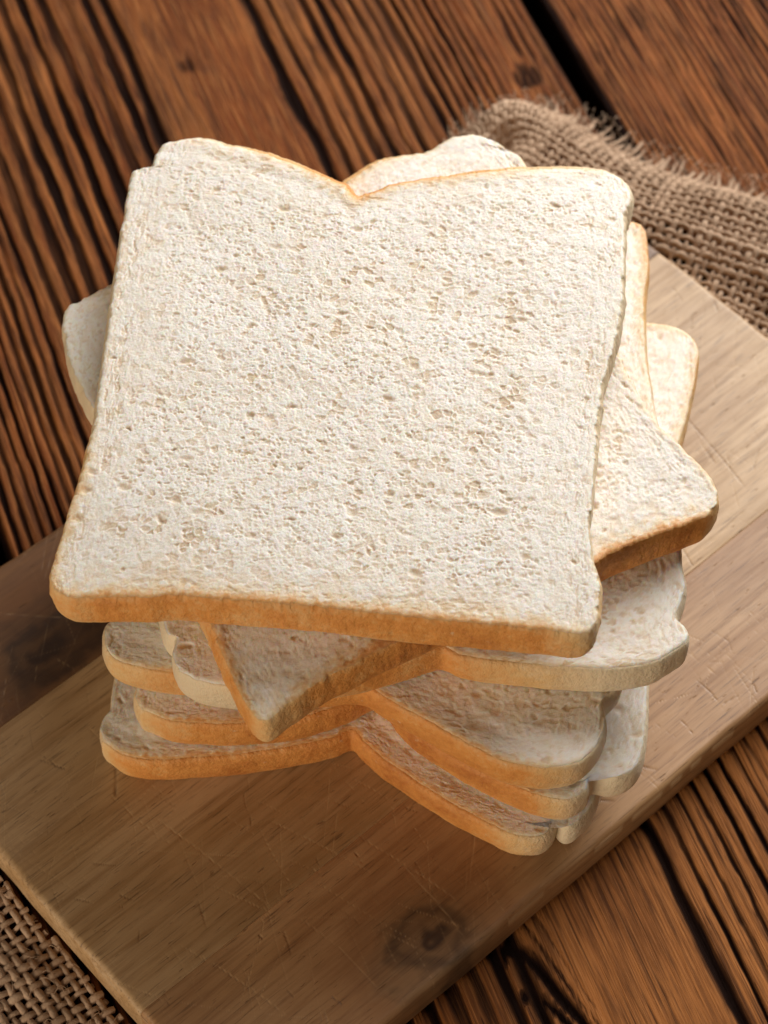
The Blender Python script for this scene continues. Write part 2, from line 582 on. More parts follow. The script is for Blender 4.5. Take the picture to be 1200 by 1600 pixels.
def make_stave(y0, y1, mat, seed):
    r = 0.17
    e = r * (1 - np.cos(np.linspace(0, np.pi / 2, 8)))
    X = np.unique(np.concatenate([-BX + e, np.linspace(-BX + r, BX - r, 640), BX - e]))
    ylo = [y0 + e] if y0 < -BY + 0.01 else [np.array([y0, y0 + 0.012, y0 + 0.03])]
    yhi = [y1 - e] if y1 > BY - 0.01 else [np.array([y1 - 0.03, y1 - 0.012, y1])]
    Y = np.unique(np.concatenate(ylo + [np.linspace(y0 + r, y1 - r, int((y1 - y0 - 2 * r) / 0.036))] + yhi))
    x, y = np.meshgrid(X, Y)
    ww = 0.05 * fbm(x * 0.7, y * 0.7, seed + 3, 3)
    d = np.minimum(BX - np.abs(x), BY - np.abs(y)) + ww * np.exp(-np.minimum(BX - np.abs(x), BY - np.abs(y)) / 0.3)
    dd = np.clip(d, 0, r)
    z = -(r - np.sqrt(np.clip(r * r - (r - dd) ** 2, 0, None)))
    ei = np.full_like(x, 9.0)
    if y0 > -BY + 0.01:
        ei = np.minimum(ei, y - y0)
    if y1 < BY - 0.01:
        ei = np.minimum(ei, y1 - y)
    z = z - 0.010 * (1 - sstep(0, 0.025, ei)) - 0.012 * (0.5 + 0.5 * fbm(x * 0.12, y * 0.5, seed, 2)) * sstep(0.2, 0.8, d)
    cut, nick = knife_marks(x, y)
    z = z - 0.005 * np.maximum(cut, nick * 2.2) * sstep(0.05, 0.3, d) - 0.006 * np.clip(fbm(x * 1.2, y * 14, seed + 30, 2), 0, 1) * sstep(0.2, 0.5, d)
    # edges of the board are not dead straight
    xo = x + 0.018 * vnoise(y * 0.9, x * 0 + 1, 78) * sstep(BX - 0.6, BX - 0.2, np.abs(x))
    yo = y + 0.018 * vnoise(x * 0.5, y * 0 + 2, 77) * sstep(BY - 0.6, BY - 0.2, np.abs(y))
    V = np.stack([xo, yo, z], -1).reshape(-1, 3)
    nx, ny = len(X), len(Y)
    quads = grid_quads(nx, ny); n0 = len(V)
    loop = np.concatenate([np.arange(nx), np.arange(1, ny) * nx + nx - 1,
                           (ny - 1) * nx + np.arange(nx - 2, -1, -1), np.arange(ny - 2, 0, -1) * nx])
    m = len(loop); k = np.arange(m); k2 = np.roll(k, -1)
    rings = [V]; qs = [quads]; prev = loop
    for j, (zz, ins) in enumerate(((-0.6, 0.0), (-1.1, 0.0), (-1.3, 0.06), (-BT, 0.16))):
        low = V[loop].copy(); low[:, 2] = zz
        low[:, 0] -= np.sign(low[:, 0]) * ins * (np.abs(low[:, 0]) > BX - 0.1)
        low[:, 1] -= np.sign(low[:, 1]) * ins * (np.abs(low[:, 1]) > BY - 0.1)
        cur = n0 + j * m + k
        qs.append(np.stack([prev[k], cur, cur[k2], prev[k2]], 1))
        prev = cur; rings.append(low)
    me = mesh_np("stave", np.concatenate(rings) * CM, np.concatenate(qs), mat, ngons=[prev[::-1]],
                 attrs={"cut": np.concatenate([cut.ravel(), np.zeros(4 * m)]), "nick": np.concatenate([nick.ravel(), np.zeros(4 * m)])})
    return link("stave", me, board)


s = make_stave(4.16, 8.13, mat_board("board_dark", (0.22, 0.11, 0.045), (0.29, 0.155, 0.066), (0.085, 0.038, 0.016), 3,
                                     [(-0.0836, 0.0516, 0.0165, 1.7)]), 3)
s['label'] = "dark brown stave with a black knot at the board's far left"
make_stave(-4.14, 4.16, mat_board("board_pale", (0.50, 0.315, 0.15), (0.62, 0.43, 0.24), (0.26, 0.135, 0.045), 8), 8)
s = make_stave(-8.13, -4.14, mat_board("board_tan", (0.41, 0.225, 0.095), (0.50, 0.305, 0.15), (0.22, 0.10, 0.036), 14,
                                       [(-0.067, -0.0735, 0.0150, 1.25)]), 14)
s['label'] = "reddish tan stave with a dark knot at the board's near edge"

# ---------------------------------------------------------------- bread
SL = {
    1: dict(z=7.8,
        bottom=[(-7.31,-6.0),(-7.0,-6.17),(-6.5,-6.24),(-4.94,-6.3),(-2.82,-6.51),(-0.7,-6.72),(1.4,-6.97),(3.49,-7.22),(4.26,-7.3),(4.56,-7.17)],
        right=[(4.56,-7.17),(4.66,-6.79),(4.72,-5.87),(4.63,-5.32),(4.62,-4.49),(4.8,-2.7),(5.12,-0.46),(5.54,1.1),(5.84,3.11),(5.94,4.57),(5.93,4.94),(6.09,5.17),(6.16,5.73),(5.9,6.3)],
        top=[(-5.52,7.55),(-4.74,7.66),(-4.08,7.52),(-2.92,7.07),(-1.78,6.48),(-1.05,6.02),(-0.69,5.56),(-0.4,5.69),(0.32,6.02),(1.61,6.3),(2.91,6.48),(4.2,6.56),(5.34,6.56),(5.9,6.3)],
        left=[(-7.31,-6.0),(-7.42,-5.7),(-7.26,-4.66),(-6.95,-3.06),(-6.7,-1.41),(-6.66,0.7),(-6.53,3.32),(-6.38,6.43),(-6.20,6.57),(-5.88,6.66),(-5.76,7.14),(-5.52,7.55)]),
    2: dict(z=6.5,
        bottom=[(-2.76,-8.51),(-2.56,-8.53),(-2.02,-8.1),(-0.9,-7.36),(1.44,-6.18),(3.8,-5.1),(5.0,-4.53),(5.84,-4.05),(6.46,-3.75),(7.02,-3.48),(7.39,-3.3),(7.64,-3.1)],
        right=[(7.64,-3.1),(7.85,-2.71),(7.81,-2.3),(7.59,-1.93),(7.02,-1.22),(6.3,-0.1),(5.97,0.76),(5.38,2.57),(4.55,5.32),(3.73,7.71),(3.48,8.21),(3.19,8.44),(3.03,8.76)],
        top=[(-7.85,3.4),(-7.21,3.78),(-6.78,4.03),(-5.49,4.56),(-3.58,5.32),(-2.61,5.71),(-2.13,6.08),(-1.65,6.63),(-0.98,7.35),(-0.22,8.05),(0.5,8.35),(1.22,8.49),(1.82,9.0),(2.41,9.09),(3.03,8.76)],
        left=[(-2.76,-8.51),(-3.04,-8.14),(-3.57,-7.06),(-3.81,-6.47),(-4.86,-4.3),(-6.05,-1.84),(-6.88,-0.32),(-7.47,0.86),(-7.75,1.66),(-7.86,2.1),(-7.81,2.27),(-7.95,2.57),(-7.97,3.09),(-7.85,3.4)]),
    3: dict(z=5.2,
        bottom=[(6.77,7.02),(6.47,7.11),(3.37,7.04),(0.0,6.88),(-3.35,6.66),(-5.44,6.43),(-5.71,6.14)],
        right=[(-5.71,6.14),(-5.8,5.37),(-5.76,3.23),(-5.69,0.58),(-5.52,-2.31),(-5.28,-4.51),(-5.12,-5.4),(-5.0,-5.71),(-4.79,-5.82),(-4.86,-6.27),(-4.69,-6.68)],
        top=[(6.97,-5.92),(6.63,-6.16),(5.87,-6.51),(5.06,-6.64),(4.11,-6.56),(2.35,-6.4),(1.77,-6.25),(1.39,-6.02),(1.18,-6.06),(0.29,-6.4),(-0.88,-6.74),(-2.19,-6.98),(-3.41,-7.05),(-4.24,-6.92),(-4.69,-6.68)],
        left=[(6.77,7.02),(6.88,6.66),(6.87,5.77),(6.72,4.77),(6.62,3.74),(6.63,1.59),(6.81,-0.4),(6.98,-2.31),(7.03,-3.7),(7.05,-4.33),(6.9,-4.87),(6.78,-5.25),(6.95,-5.43),(7.05,-5.71),(6.97,-5.92)]),
    4: dict(z=3.9,
        bottom=[(8.07,4.15),(7.89,4.39),(7.53,4.61),(6.79,4.74),(3.37,5.22),(0.0,5.79),(-2.55,6.24),(-3.75,6.39),(-4.05,6.24)],
        right=[(-4.05,6.24),(-4.18,5.39),(-4.76,2.61),(-5.29,0.16),(-5.86,-2.36),(-6.25,-3.66),(-6.37,-4.21),(-6.4,-4.39),(-6.63,-4.66),(-6.64,-5.11),(-6.51,-5.43)],
        top=[(5.0,-7.72),(4.79,-8.02),(4.33,-8.34),(3.59,-8.44),(2.86,-8.32),(2.14,-7.94),(1.41,-7.48),(0.67,-7.04),(-0.07,-6.55),(-0.38,-6.31),(-0.6,-6.24),(-1.8,-6.31),(-3.3,-6.21),(-4.52,-6.0),(-5.55,-5.86),(-5.95,-5.73),(-6.32,-5.59),(-6.51,-5.43)],
        left=[(8.07,4.15),(8.15,3.66),(8.06,3.03),(7.81,2.09),(7.37,0.56),(6.76,-1.79),(6.15,-4.03),(5.66,-5.82),(5.47,-6.35),(5.16,-6.61),(5.04,-6.87),(5.14,-7.29),(5.0,-7.72)]),
    5: dict(z=2.6,
        bottom=[(6.96,3.67),(6.77,3.89),(3.4,4.49),(0.0,4.93),(-2.92,5.37),(-4.47,5.51),(-4.71,5.26)],
        right=[(-4.71,5.26),(-4.8,4.49),(-5.13,1.53),(-5.46,-1.47),(-5.72,-3.94),(-5.87,-4.85),(-5.76,-5.12),(-5.9,-5.48),(-5.95,-5.89),(-5.79,-6.21)],
        top=[(4.73,-8.32),(4.33,-8.59),(3.74,-8.52),(2.85,-8.12),(1.81,-7.5),(0.76,-6.72),(0.08,-5.84),(-0.15,-5.57),(-0.39,-5.68),(-0.97,-6.04),(-1.93,-6.41),(-3.19,-6.57),(-4.27,-6.58),(-4.9,-6.55),(-5.35,-6.42),(-5.79,-6.21)],
        left=[(6.96,3.67),(7.03,2.78),(6.92,0.51),(6.65,-2.44),(6.41,-4.67),(6.3,-5.93),(6.19,-6.81),(6.06,-7.42),(5.84,-7.84),(5.41,-8.03),(5.11,-7.96),(5.0,-7.91),(4.87,-8.01),(4.73,-8.32)]),
    6: dict(z=1.3,
        bottom=[(7.15,2.71),(6.91,2.88),(3.44,3.78),(0.0,4.65),(-2.97,5.32),(-4.72,5.63),(-5.03,5.43)],
        right=[(-5.03,5.43),(-5.16,4.43),(-5.58,1.86),(-6.01,-0.79),(-6.37,-2.93),(-6.61,-4.25),(-6.7,-5.08),(-6.7,-5.5),(-6.86,-5.68),(-6.96,-5.96),(-6.85,-6.32)],
        top=[(3.99,-8.65),(3.8,-8.82),(3.34,-8.91),(2.74,-8.7),(2.06,-8.31),(1.23,-7.76),(0.31,-7.06),(-0.47,-6.34),(-0.69,-6.04),(-0.86,-6.0),(-1.25,-6.2),(-2.29,-6.48),(-3.57,-6.69),(-4.86,-6.8),(-5.74,-6.8),(-6.37,-6.68),(-6.85,-6.32)],
        left=[(7.15,2.71),(7.18,1.86),(6.77,-0.59),(6.2,-3.12),(5.67,-5.35),(5.35,-6.78),(5.14,-7.69),(4.81,-8.31),(4.46,-8.62),(4.27,-8.55),(4.15,-8.34),(4.07,-8.45),(3.99,-8.65)]),
}
# toast of the crust along each curve: (fraction, 0 pale .. 1 golden brown)
TOAST = {
    1: dict(bottom=[(0, .4), (.1, .62), (.9, .58), (1, .25)], right=[(0, .3), (.15, .12), (1, .08)],
            top=[(0, .08), (.2, .35), (.42, .75), (.7, .55), (.85, .25), (1, .06)], left=[(0, .45), (.2, .42), (.35, .12), (1, .05)]),
    2: dict(bottom=[(0, .2), (.08, .45), (.3, .8), (.95, .75), (1, .4)], right=[(0, .3), (1, .25)],
            top=[(0, .1), (.3, .6), (.7, .45), (.85, .1), (1, .05)], left=[(0, .5), (.15, .6), (.4, .12), (1, .05)]),
    3: dict(bottom=[(0, .75), (1, .75)], left=[(0, .72), (.12, .55), (.3, .3), (.6, .06), (1, .04)],
            top=[(0, .03), (.18, .06), (.33, .35), (.5, .6), (.65, .6), (.8, .3), (.9, .08), (1, .05)], right=[(0, .5), (.5, .1), (1, .05)]),
    4: dict(bottom=[(0, .35), (1, .6)], left=[(0, .5), (.3, .3), (.6, .08), (1, .05)],
            top=[(0, .08), (.08, .2), (.2, .6), (.5, .72), (.85, .62), (.95, .4), (1, .3)], right=[(0, .4), (1, .2)]),
    5: dict(bottom=[(0, .7), (1, .7)], left=[(0, .4), (.3, .2), (.6, .05), (1, .03)],
            top=[(0, .08), (.05, .2), (.13, .72), (.5, .78), (.9, .68), (.96, .45), (1, .3)], right=[(0, .4), (.7, .1), (1, .25)]),
    6: dict(bottom=[(0, .7), (1, .7)], left=[(0, .4), (.3, .2), (.6, .05), (1, .03)],
            top=[(0, .1), (.05, .25), (.16, .68), (.5, .78), (.9, .72), (1, .35)], right=[(0, .4), (.7, .1), (1, .2)]),
}
LABELS = {
    1: "topmost white bread slice, fully visible, with a notched crown at the back",
    2: "second slice from the top, turned sideways with corners sticking out left and right",
    3: "third slice from the top, its pale-ended crown crust facing the viewer",
    4: "fourth slice from the top, its hump resting above two more at the front right",
    5: "fifth slice from the top, lying directly on the bottom slice",
    6: "bottom slice of the stack, lying on the cutting board",
}


def resample(P, n, par=None):
    """Catmull-Rom through the points, then n points along the arc"""
    P = np.asarray(P, float)
    Q = np.concatenate([[2 * P[0] - P[1]], P, [2 * P[-1] - P[-2]]])
    out = []
    t = np.linspace(0, 1, 16, endpoint=False)[:, None]
    for i in range(1, len(Q) - 2):
        p0, p1, p2, p3 = Q[i - 1], Q[i], Q[i + 1], Q[i + 2]
        lp = max(np.linalg.norm(p2 - p1), 1e-6)
        m1 = (p2 - p0) / (np.linalg.norm(p2 - p1) + np.linalg.norm(p1 - p0)) * lp
        m2 = (p3 - p1) / (np.linalg.norm(p3 - p2) + np.linalg.norm(p2 - p1)) * lp
        out.append((2 * t ** 3 - 3 * t ** 2 + 1) * p1 + (t ** 3 - 2 * t ** 2 + t) * m1 + (-2 * t ** 3 + 3 * t ** 2) * p2 + (t ** 3 - t ** 2) * m2)
    out = np.concatenate(out + [P[-1:]])
    d = np.concatenate([[0], np.cumsum(np.linalg.norm(np.diff(out, axis=0), axis=1))])
    s = np.linspace(0, d[-1], n) if par is None else par * d[-1]
    return np.stack([np.interp(s, d, out[:, 0]), np.interp(s, d, out[:, 1])], 1)


DROOP = {1: [(-7.6, -6.4, 2.4, 0.22)], 2: [(-2.8, -8.9, 1.9, 0.30), (-8.2, 3.0, 2.2, 0.20), (8.2, -3.0, 1.6, 0.12)]}


def sag(x, y, z, k):
    """the soft stack settles: overhanging corners droop, the more the higher they lie (cm)"""
    d = 0
    for cx, cy, r, a in DROOP.get(k, ()):
        d = d - a * np.exp(-((x - cx) ** 2 + (y - cy) ** 2) / r ** 2)
    return d + (z / 7.8) * (-0.10 * sstep(6.0, 10.0, np.hypot(x, y)) + 0.06 * vnoise(x * 0.22 + 3, y * 0.22, 900))


def make_slice(k, nu, nv, thick):
    spec, to = SL[k], TOAST[k]
    sd = 100 * k
    B, T = resample(spec['bottom'], nu), resample(spec['top'], nu)
    vp = np.linspace(0, 1, nv)
    if k >= 3:
        vp = 1 - (1 - vp) ** (1.3 if k < 5 else 1.8)
    Lc, R = resample(spec['left'], nv, vp), resample(spec['right'], nv, vp)

    ra = 0.050 if k < 3 else 0.022

    def rag(P):     # ragged cut edge, cm
        x, y = P[..., 0], P[..., 1]
        return P + np.stack([ra * fbm(x * 6, y * 6, sd + 1, 3) + 0.03 * vnoise(x * 1.3, y * 1.3, sd + 2),
                             ra * fbm(x * 6, y * 6, sd + 5, 3) + 0.03 * vnoise(x * 1.3, y * 1.3, sd + 6)], -1)
    B, T, Lc, R = rag(B), rag(T), rag(Lc), rag(R)
    u = np.linspace(0, 1, nu)[None, :, None]; v = vp[:, None, None]

    def low(C, t):      # the curve without its steps and notch
        cs = np.stack([np.interp(np.linspace(0, 1, 400), t, C[:, c]) for c in (0, 1)], 1)
        for _ in range(3):
            n = 40
            pd = np.concatenate([2 * cs[0] - cs[n:0:-1], cs, 2 * cs[-1] - cs[-2:-n - 2:-1]])
            kr = np.ones(2 * n + 1) / (2 * n + 1)
            cs = np.stack([np.convolve(pd[:, c], kr, 'valid') for c in (0, 1)], 1)
        return np.stack([np.interp(t, np.linspace(0, 1, 400), cs[:, c]) for c in (0, 1)], 1)
    uu = np.linspace(0, 1, nu)
    B0, T0, L0, R0 = low(B, uu), low(T, uu), low(Lc, vp), low(R, vp)
    P = ((1 - v) * B0[None] + v * T0[None] + (1 - u) * L0[:, None] + u * R0[:, None]
         - ((1 - u) * (1 - v) * B[0] + u * (1 - v) * B[-1] + (1 - u) * v * T[0] + u * v * T[-1]))
    P = P + (1 - v) ** 6 * (B - B0)[None] + v ** 4 * (T - T0)[None] + (1 - u) ** 8 * (Lc - L0)[:, None] + u ** 8 * (R - R0)[:, None]
    x, y = P[..., 0], P[..., 1]
    dist = {'bottom': np.linalg.norm(P - B[None], axis=-1), 'top': np.linalg.norm(P - T[None], axis=-1),
            'left': np.linalg.norm(P - Lc[:, None], axis=-1), 'right': np.linalg.norm(P - R[:, None], axis=-1)}
    tv = {s: np.interp(np.linspace(0, 1, nu) if s in ('bottom', 'top') else vp, *zip(*to[s])) for s in to}
    edge = np.minimum.reduce(list(dist.values()))
    # local slice frame for grain direction
    ex = (B[-1] - B[0]) / np.linalg.norm(B[-1] - B[0]); ey = np.array([-ex[1], ex[0]])
    lx, ly = x @ np.eye(1)[0] if False else x * ex[0] + y * ex[1], x * ey[0] + y * ey[1]
    wx = lx + 0.05 * fbm(lx * 6, ly * 6, sd + 10, 3) + 0.02 * vnoise(lx * 22, ly * 22, sd + 14)
    wy = ly + 0.05 * fbm(lx * 6, ly * 6, sd + 20, 3) + 0.02 * vnoise(lx * 22, ly * 22, sd + 24)
    # pores: iso in the middle, drawn out along the crust near the sides
    wlr = np.exp(-(np.minimum(dist['left'], dist['right']) / 0.9) ** 2)
    wtb = np.exp(-(np.minimum(dist['top'], dist['bottom']) / 0.8) ** 2)

    mixm = sstep(-0.15, 0.25, fbm(lx * 1.3, ly * 1.6, sd + 28, 3))

    def cell(fx, fy):
        e1, h1 = foam(wx * fx, wy * fy, 0.120, sd + 30)
        e3, h3 = foam(wx * fx + 7.1, wy * fy, 0.205, sd + 32)
        e2, h2 = foam(wx * fx + 3.3, wy * fy, 0.062, sd + 34)
        small = sstep(0.0, 0.36, e1) * (0.10 + 0.90 * h1 ** 1.6)
        large = sstep(0.0, 0.26, e3) * (0.15 + 1.05 * h3 ** 1.5)
        return small * (1 - mixm) + np.maximum(large, 0.45 * small) * mixm, sstep(0.0, 0.5, e2) * (0.2 + 0.8 * h2)
    a1, a2 = cell(1.0, 1.15)
    b1, b2 = cell(2.3, 0.50)
    c1, c2 = cell(0.62, 1.9)
    wlr, wtb = np.clip(wlr, 0, 1), np.clip(wtb - wlr * wtb, 0, 1)
    wc = np.clip(1 - wlr - wtb, 0, 1)
    f1 = a1 * wc + b1 * wlr + c1 * wtb
    f2 = a2 * wc + b2 * wlr + c2 * wtb
    f3 = pits(wx * 0.95, wy * 1.12, 0.32, sd + 40, 0.20, 0.05, 0.115, 0.6, 0.9)
    f4 = pits(wx * 0.95, wy * 1.15, 0.85, sd + 50, 0.40, 0.07, 0.18, 0.6, 1.0)
    mod = np.clip(0.85 + 0.35 * fbm(lx * 1.1, ly * 1.1, sd + 60, 3), 0.25, 1.3)
    dep = np.maximum.reduce([f1 * 0.034 * mod + f2 * 0.014, f3 * 0.044 * mod, f4 * 0.066])
    dep = dep * (0.40 + 0.60 * sstep(0.02, 0.30, edge)) * (1 - 0.35 * wtb)
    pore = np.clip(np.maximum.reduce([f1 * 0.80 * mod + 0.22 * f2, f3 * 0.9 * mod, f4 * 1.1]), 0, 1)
    fine = 0.005 * fbm(wx * 28, wy * 28, sd + 70, 3) + 0.010 * fbm(lx * 4.5, ly * 4.5, sd + 75, 2)
    wave = 0.028 * fbm(lx * 0.55, ly * 0.55, sd + 80, 2)
    z = -dep - 0.02 + fine + wave * sstep(0, 1, edge) - 0.03 * np.exp(-edge / 0.03) - (0.10 if k < 3 else 0.03) * np.exp(-dist['top'] / 0.12)
    # crease where the risen crown meets the tin-shaped body
    z = z - (0.016 + 0.014 * vnoise(lx * 1.1, ly, sd + 86)) * np.exp(-((dist['top'] - 0.55 - 0.16 * vnoise(lx * 0.8, ly * 0.3, sd + 85)) / 0.20) ** 2)
    z = np.minimum(z, 0.02)
    nz = fbm(wx * 7, wy * 7, sd + 90, 3)
    toast = np.zeros_like(x)
    for s_, wdt in (('bottom', 0.17), ('top', 0.16 if k < 3 else 0.08), ('left', 0.14 if k < 5 else 0.08), ('right', 0.09)):
        t_ = tv[s_][None, :] if s_ in ('bottom', 'top') else tv[s_][:, None]
        toast = np.maximum(toast, t_ * np.exp(-(dist[s_] / (wdt * (1.0 + 1.3 * nz + 0.6 * t_).clip(0.15))) ** 1.3 * 0.9))
    toast = np.clip(toast, 0, 1)

    z = z + sag(x, y, spec['z'], k)
    root_xy = P.mean((0, 1))
    root = empty("bread_slice", (root_xy[0] * CM, root_xy[1] * CM, (spec['z'] - 1.3) * CM))
    tag(root, LABELS[k], "bread slice", "stacked slices of white bread")
    V = np.stack([x - root_xy[0], y - root_xy[1], z + 1.3], -1).reshape(-1, 3)
    loop = np.concatenate([np.arange(nu), np.arange(1, nv) * nu + nu - 1,
                           (nv - 1) * nu + np.arange(nu - 2, -1, -1), np.arange(nv - 2, 0, -1) * nu])
    tl = np.concatenate([tv['bottom'], tv['right'][1:], tv['top'][::-1][1:], tv['left'][::-1][1:-1]])
    kk = 9
    ker = np.ones(2 * kk + 1) / (2 * kk + 1)
    tl = np.convolve(np.concatenate([tl[-kk:], tl, tl[:kk]]), ker, 'valid')
    # ---- crust wall
    ring0 = V[loop]
    m = len(loop)
    h = max(3, int(m * 0.004))
    sm = np.stack([np.convolve(np.concatenate([ring0[-h:, c], ring0[:, c], ring0[:h, c]]), np.ones(2 * h + 1) / (2 * h + 1), 'valid') for c in (0, 1)], 1)
    tg = np.roll(sm, -h, 0) - np.roll(sm, h, 0)
    tg /= np.linalg.norm(tg, axis=1)[:, None] + 1e-9
    nrm = np.stack([tg[:, 1], -tg[:, 0]], 1)
    sarc = np.concatenate([[0], np.cumsum(np.linalg.norm(np.diff(ring0[:, :2], axis=0), axis=1))])
    smooth_side = 0.5 if k >= 3 else 1.0
    prof = [(0.010, 0.008), (0.022, 0.035), (0.045, 0.10), (0.07, 0.22), (0.085, 0.38), (0.09, 0.55), (0.085, 0.72), (0.065, 0.88), (0.03, 1.02),
            (-0.01, 1.12), (-0.07, thick - 0.04), (-0.16, thick)]
    crown = [0.040, 0.085, 0.135, 0.17, 0.19, 0.19, 0.17, 0.13, 0.07, 0.0, -0.06, -0.15]
    isc = np.concatenate([np.zeros(nu), np.zeros(nv - 1), np.ones(nu - 1), np.zeros(nv - 2)])
    hh = max(4, int(m * 0.02))
    isc = np.convolve(np.concatenate([isc[-hh:], isc, isc[:hh]]), np.ones(2 * hh + 1) / (2 * hh + 1), 'valid')
    rings = [ring0]
    ztop = ring0[:, 2]
    wob = vnoise(sarc * 0.5, sarc * 0, sd + 95)
    for (o_, d_), oc_ in zip(prof, crown):
        fr = d_ / thick
        off = (o_ * (1 - isc) + oc_ * isc * (1.0 if k < 3 else 0.65)) * (1 + 0.35 * wob) + smooth_side * (0.040 * fbm(sarc * 3.0, sarc * 0 + d_ * 3.0, sd + 97, 3) + 0.012 * vnoise(sarc * 14, sarc * 0 + d_ * 14, sd + 98)) * np.sin(np.pi * min(fr * 1.05, 1))
        sg = sag(sm[:, 0] + root_xy[0], sm[:, 1] + root_xy[1], spec['z'] - 1.3, k)
        zz = (ztop * (1 - fr) + (1.3 + sg) * fr) - d_ + 0.012 * vnoise(sarc * 2.2, sarc * 0, sd + 99) * (fr > 0.8)
        rings.append(np.concatenate([sm * min(1, fr * 7) + ring0[:, :2] * (1 - min(1, fr * 7)) + nrm * off[:, None], zz[:, None]], 1))
    W = np.concatenate(rings)
    qs = []
    i = np.arange(m); i2 = np.roll(i, -1)
    for j in range(len(rings) - 1):
        qs.append(np.stack([i + j * m, i + (j + 1) * m, i2 + (j + 1) * m, i2 + j * m], 1))
    tw = np.concatenate([tl * 0.75] + [tl * (0.85 + 0.15 * min(1, d_ / 0.2)) * (1 - 0.25 * sstep(0.9, 1.3, np.array(d_))) for _, d_ in prof])
    me = mesh_np("crust", W * CM, np.concatenate(qs), M_CRUST, attrs={"toast": tw})
    link("crust", me, root)
    # ---- crumb: the cut faces
    low = rings[-1]
    n0 = len(V)
    mid = low.mean(0, keepdims=True)
    fan = np.stack([n0 + i2, n0 + i, np.full(m, n0 + m)], 1)
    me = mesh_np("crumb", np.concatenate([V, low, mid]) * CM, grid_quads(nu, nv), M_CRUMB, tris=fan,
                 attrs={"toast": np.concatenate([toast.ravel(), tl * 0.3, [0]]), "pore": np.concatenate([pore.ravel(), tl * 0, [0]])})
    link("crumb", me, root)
    return root


RES = {1: (570, 570), 2: (380, 380), 3: (350, 280), 4: (350, 280), 5: (380, 170), 6: (380, 170)}
for k in (1, 2, 3, 4, 5, 6):
    make_slice(k, *RES[k], 1.26)

# ---------------------------------------------------------------- burlap


def tube(paths, rad, sides=5):
    """list of (n,3) paths with per-point radii -> verts, quads"""
    VV, QQ, off = [], [], 0
    an = np.arange(sides) * 2 * np.pi / sides
    for P, r in zip(paths, rad):
        n = len(P)
        if n < 3:
            continue
        tg = np.gradient(P, axis=0); tg /= np.linalg.norm(tg, axis=1)[:, None] + 1e-9
        up = np.array([0, 0, 1.0])
        s1 = np.cross(tg, up); s1 /= np.linalg.norm(s1, axis=1)[:, None] + 1e-9
        s2 = np.cross(s1, tg)
        ring = P[:, None] + r[:, None, None] * (np.cos(an)[None, :, None] * s1[:, None] + np.sin(an)[None, :, None] * s2[:, None])
        VV.append(ring.reshape(-1, 3))
        i, j = np.meshgrid(np.arange(n - 1), np.arange(sides), indexing='ij')
        a = off + i * sides + j; b = off + i * sides + (j + 1) % sides
        QQ.append(np.stack([a, b, b + sides, a + sides], -1).reshape(-1, 4))
        off += n * sides
    return np.concatenate(VV), np.concatenate(QQ)


def inside_board(P, m=0.12):
    lx, ly = board_local(P[:, 0], P[:, 1])
    return (np.abs(lx) < BX + m) & (np.abs(ly) < BY + m)


def split_runs(P, r, keep):
    out = []
    idx = np.flatnonzero(keep)
    if len(idx) == 0:
        return out
    for g in np.split(idx, np.flatnonzero(np.diff(idx) > 1) + 1):
        if len(g) >= 4:
            out.append((P[g], r[g]))
    return out


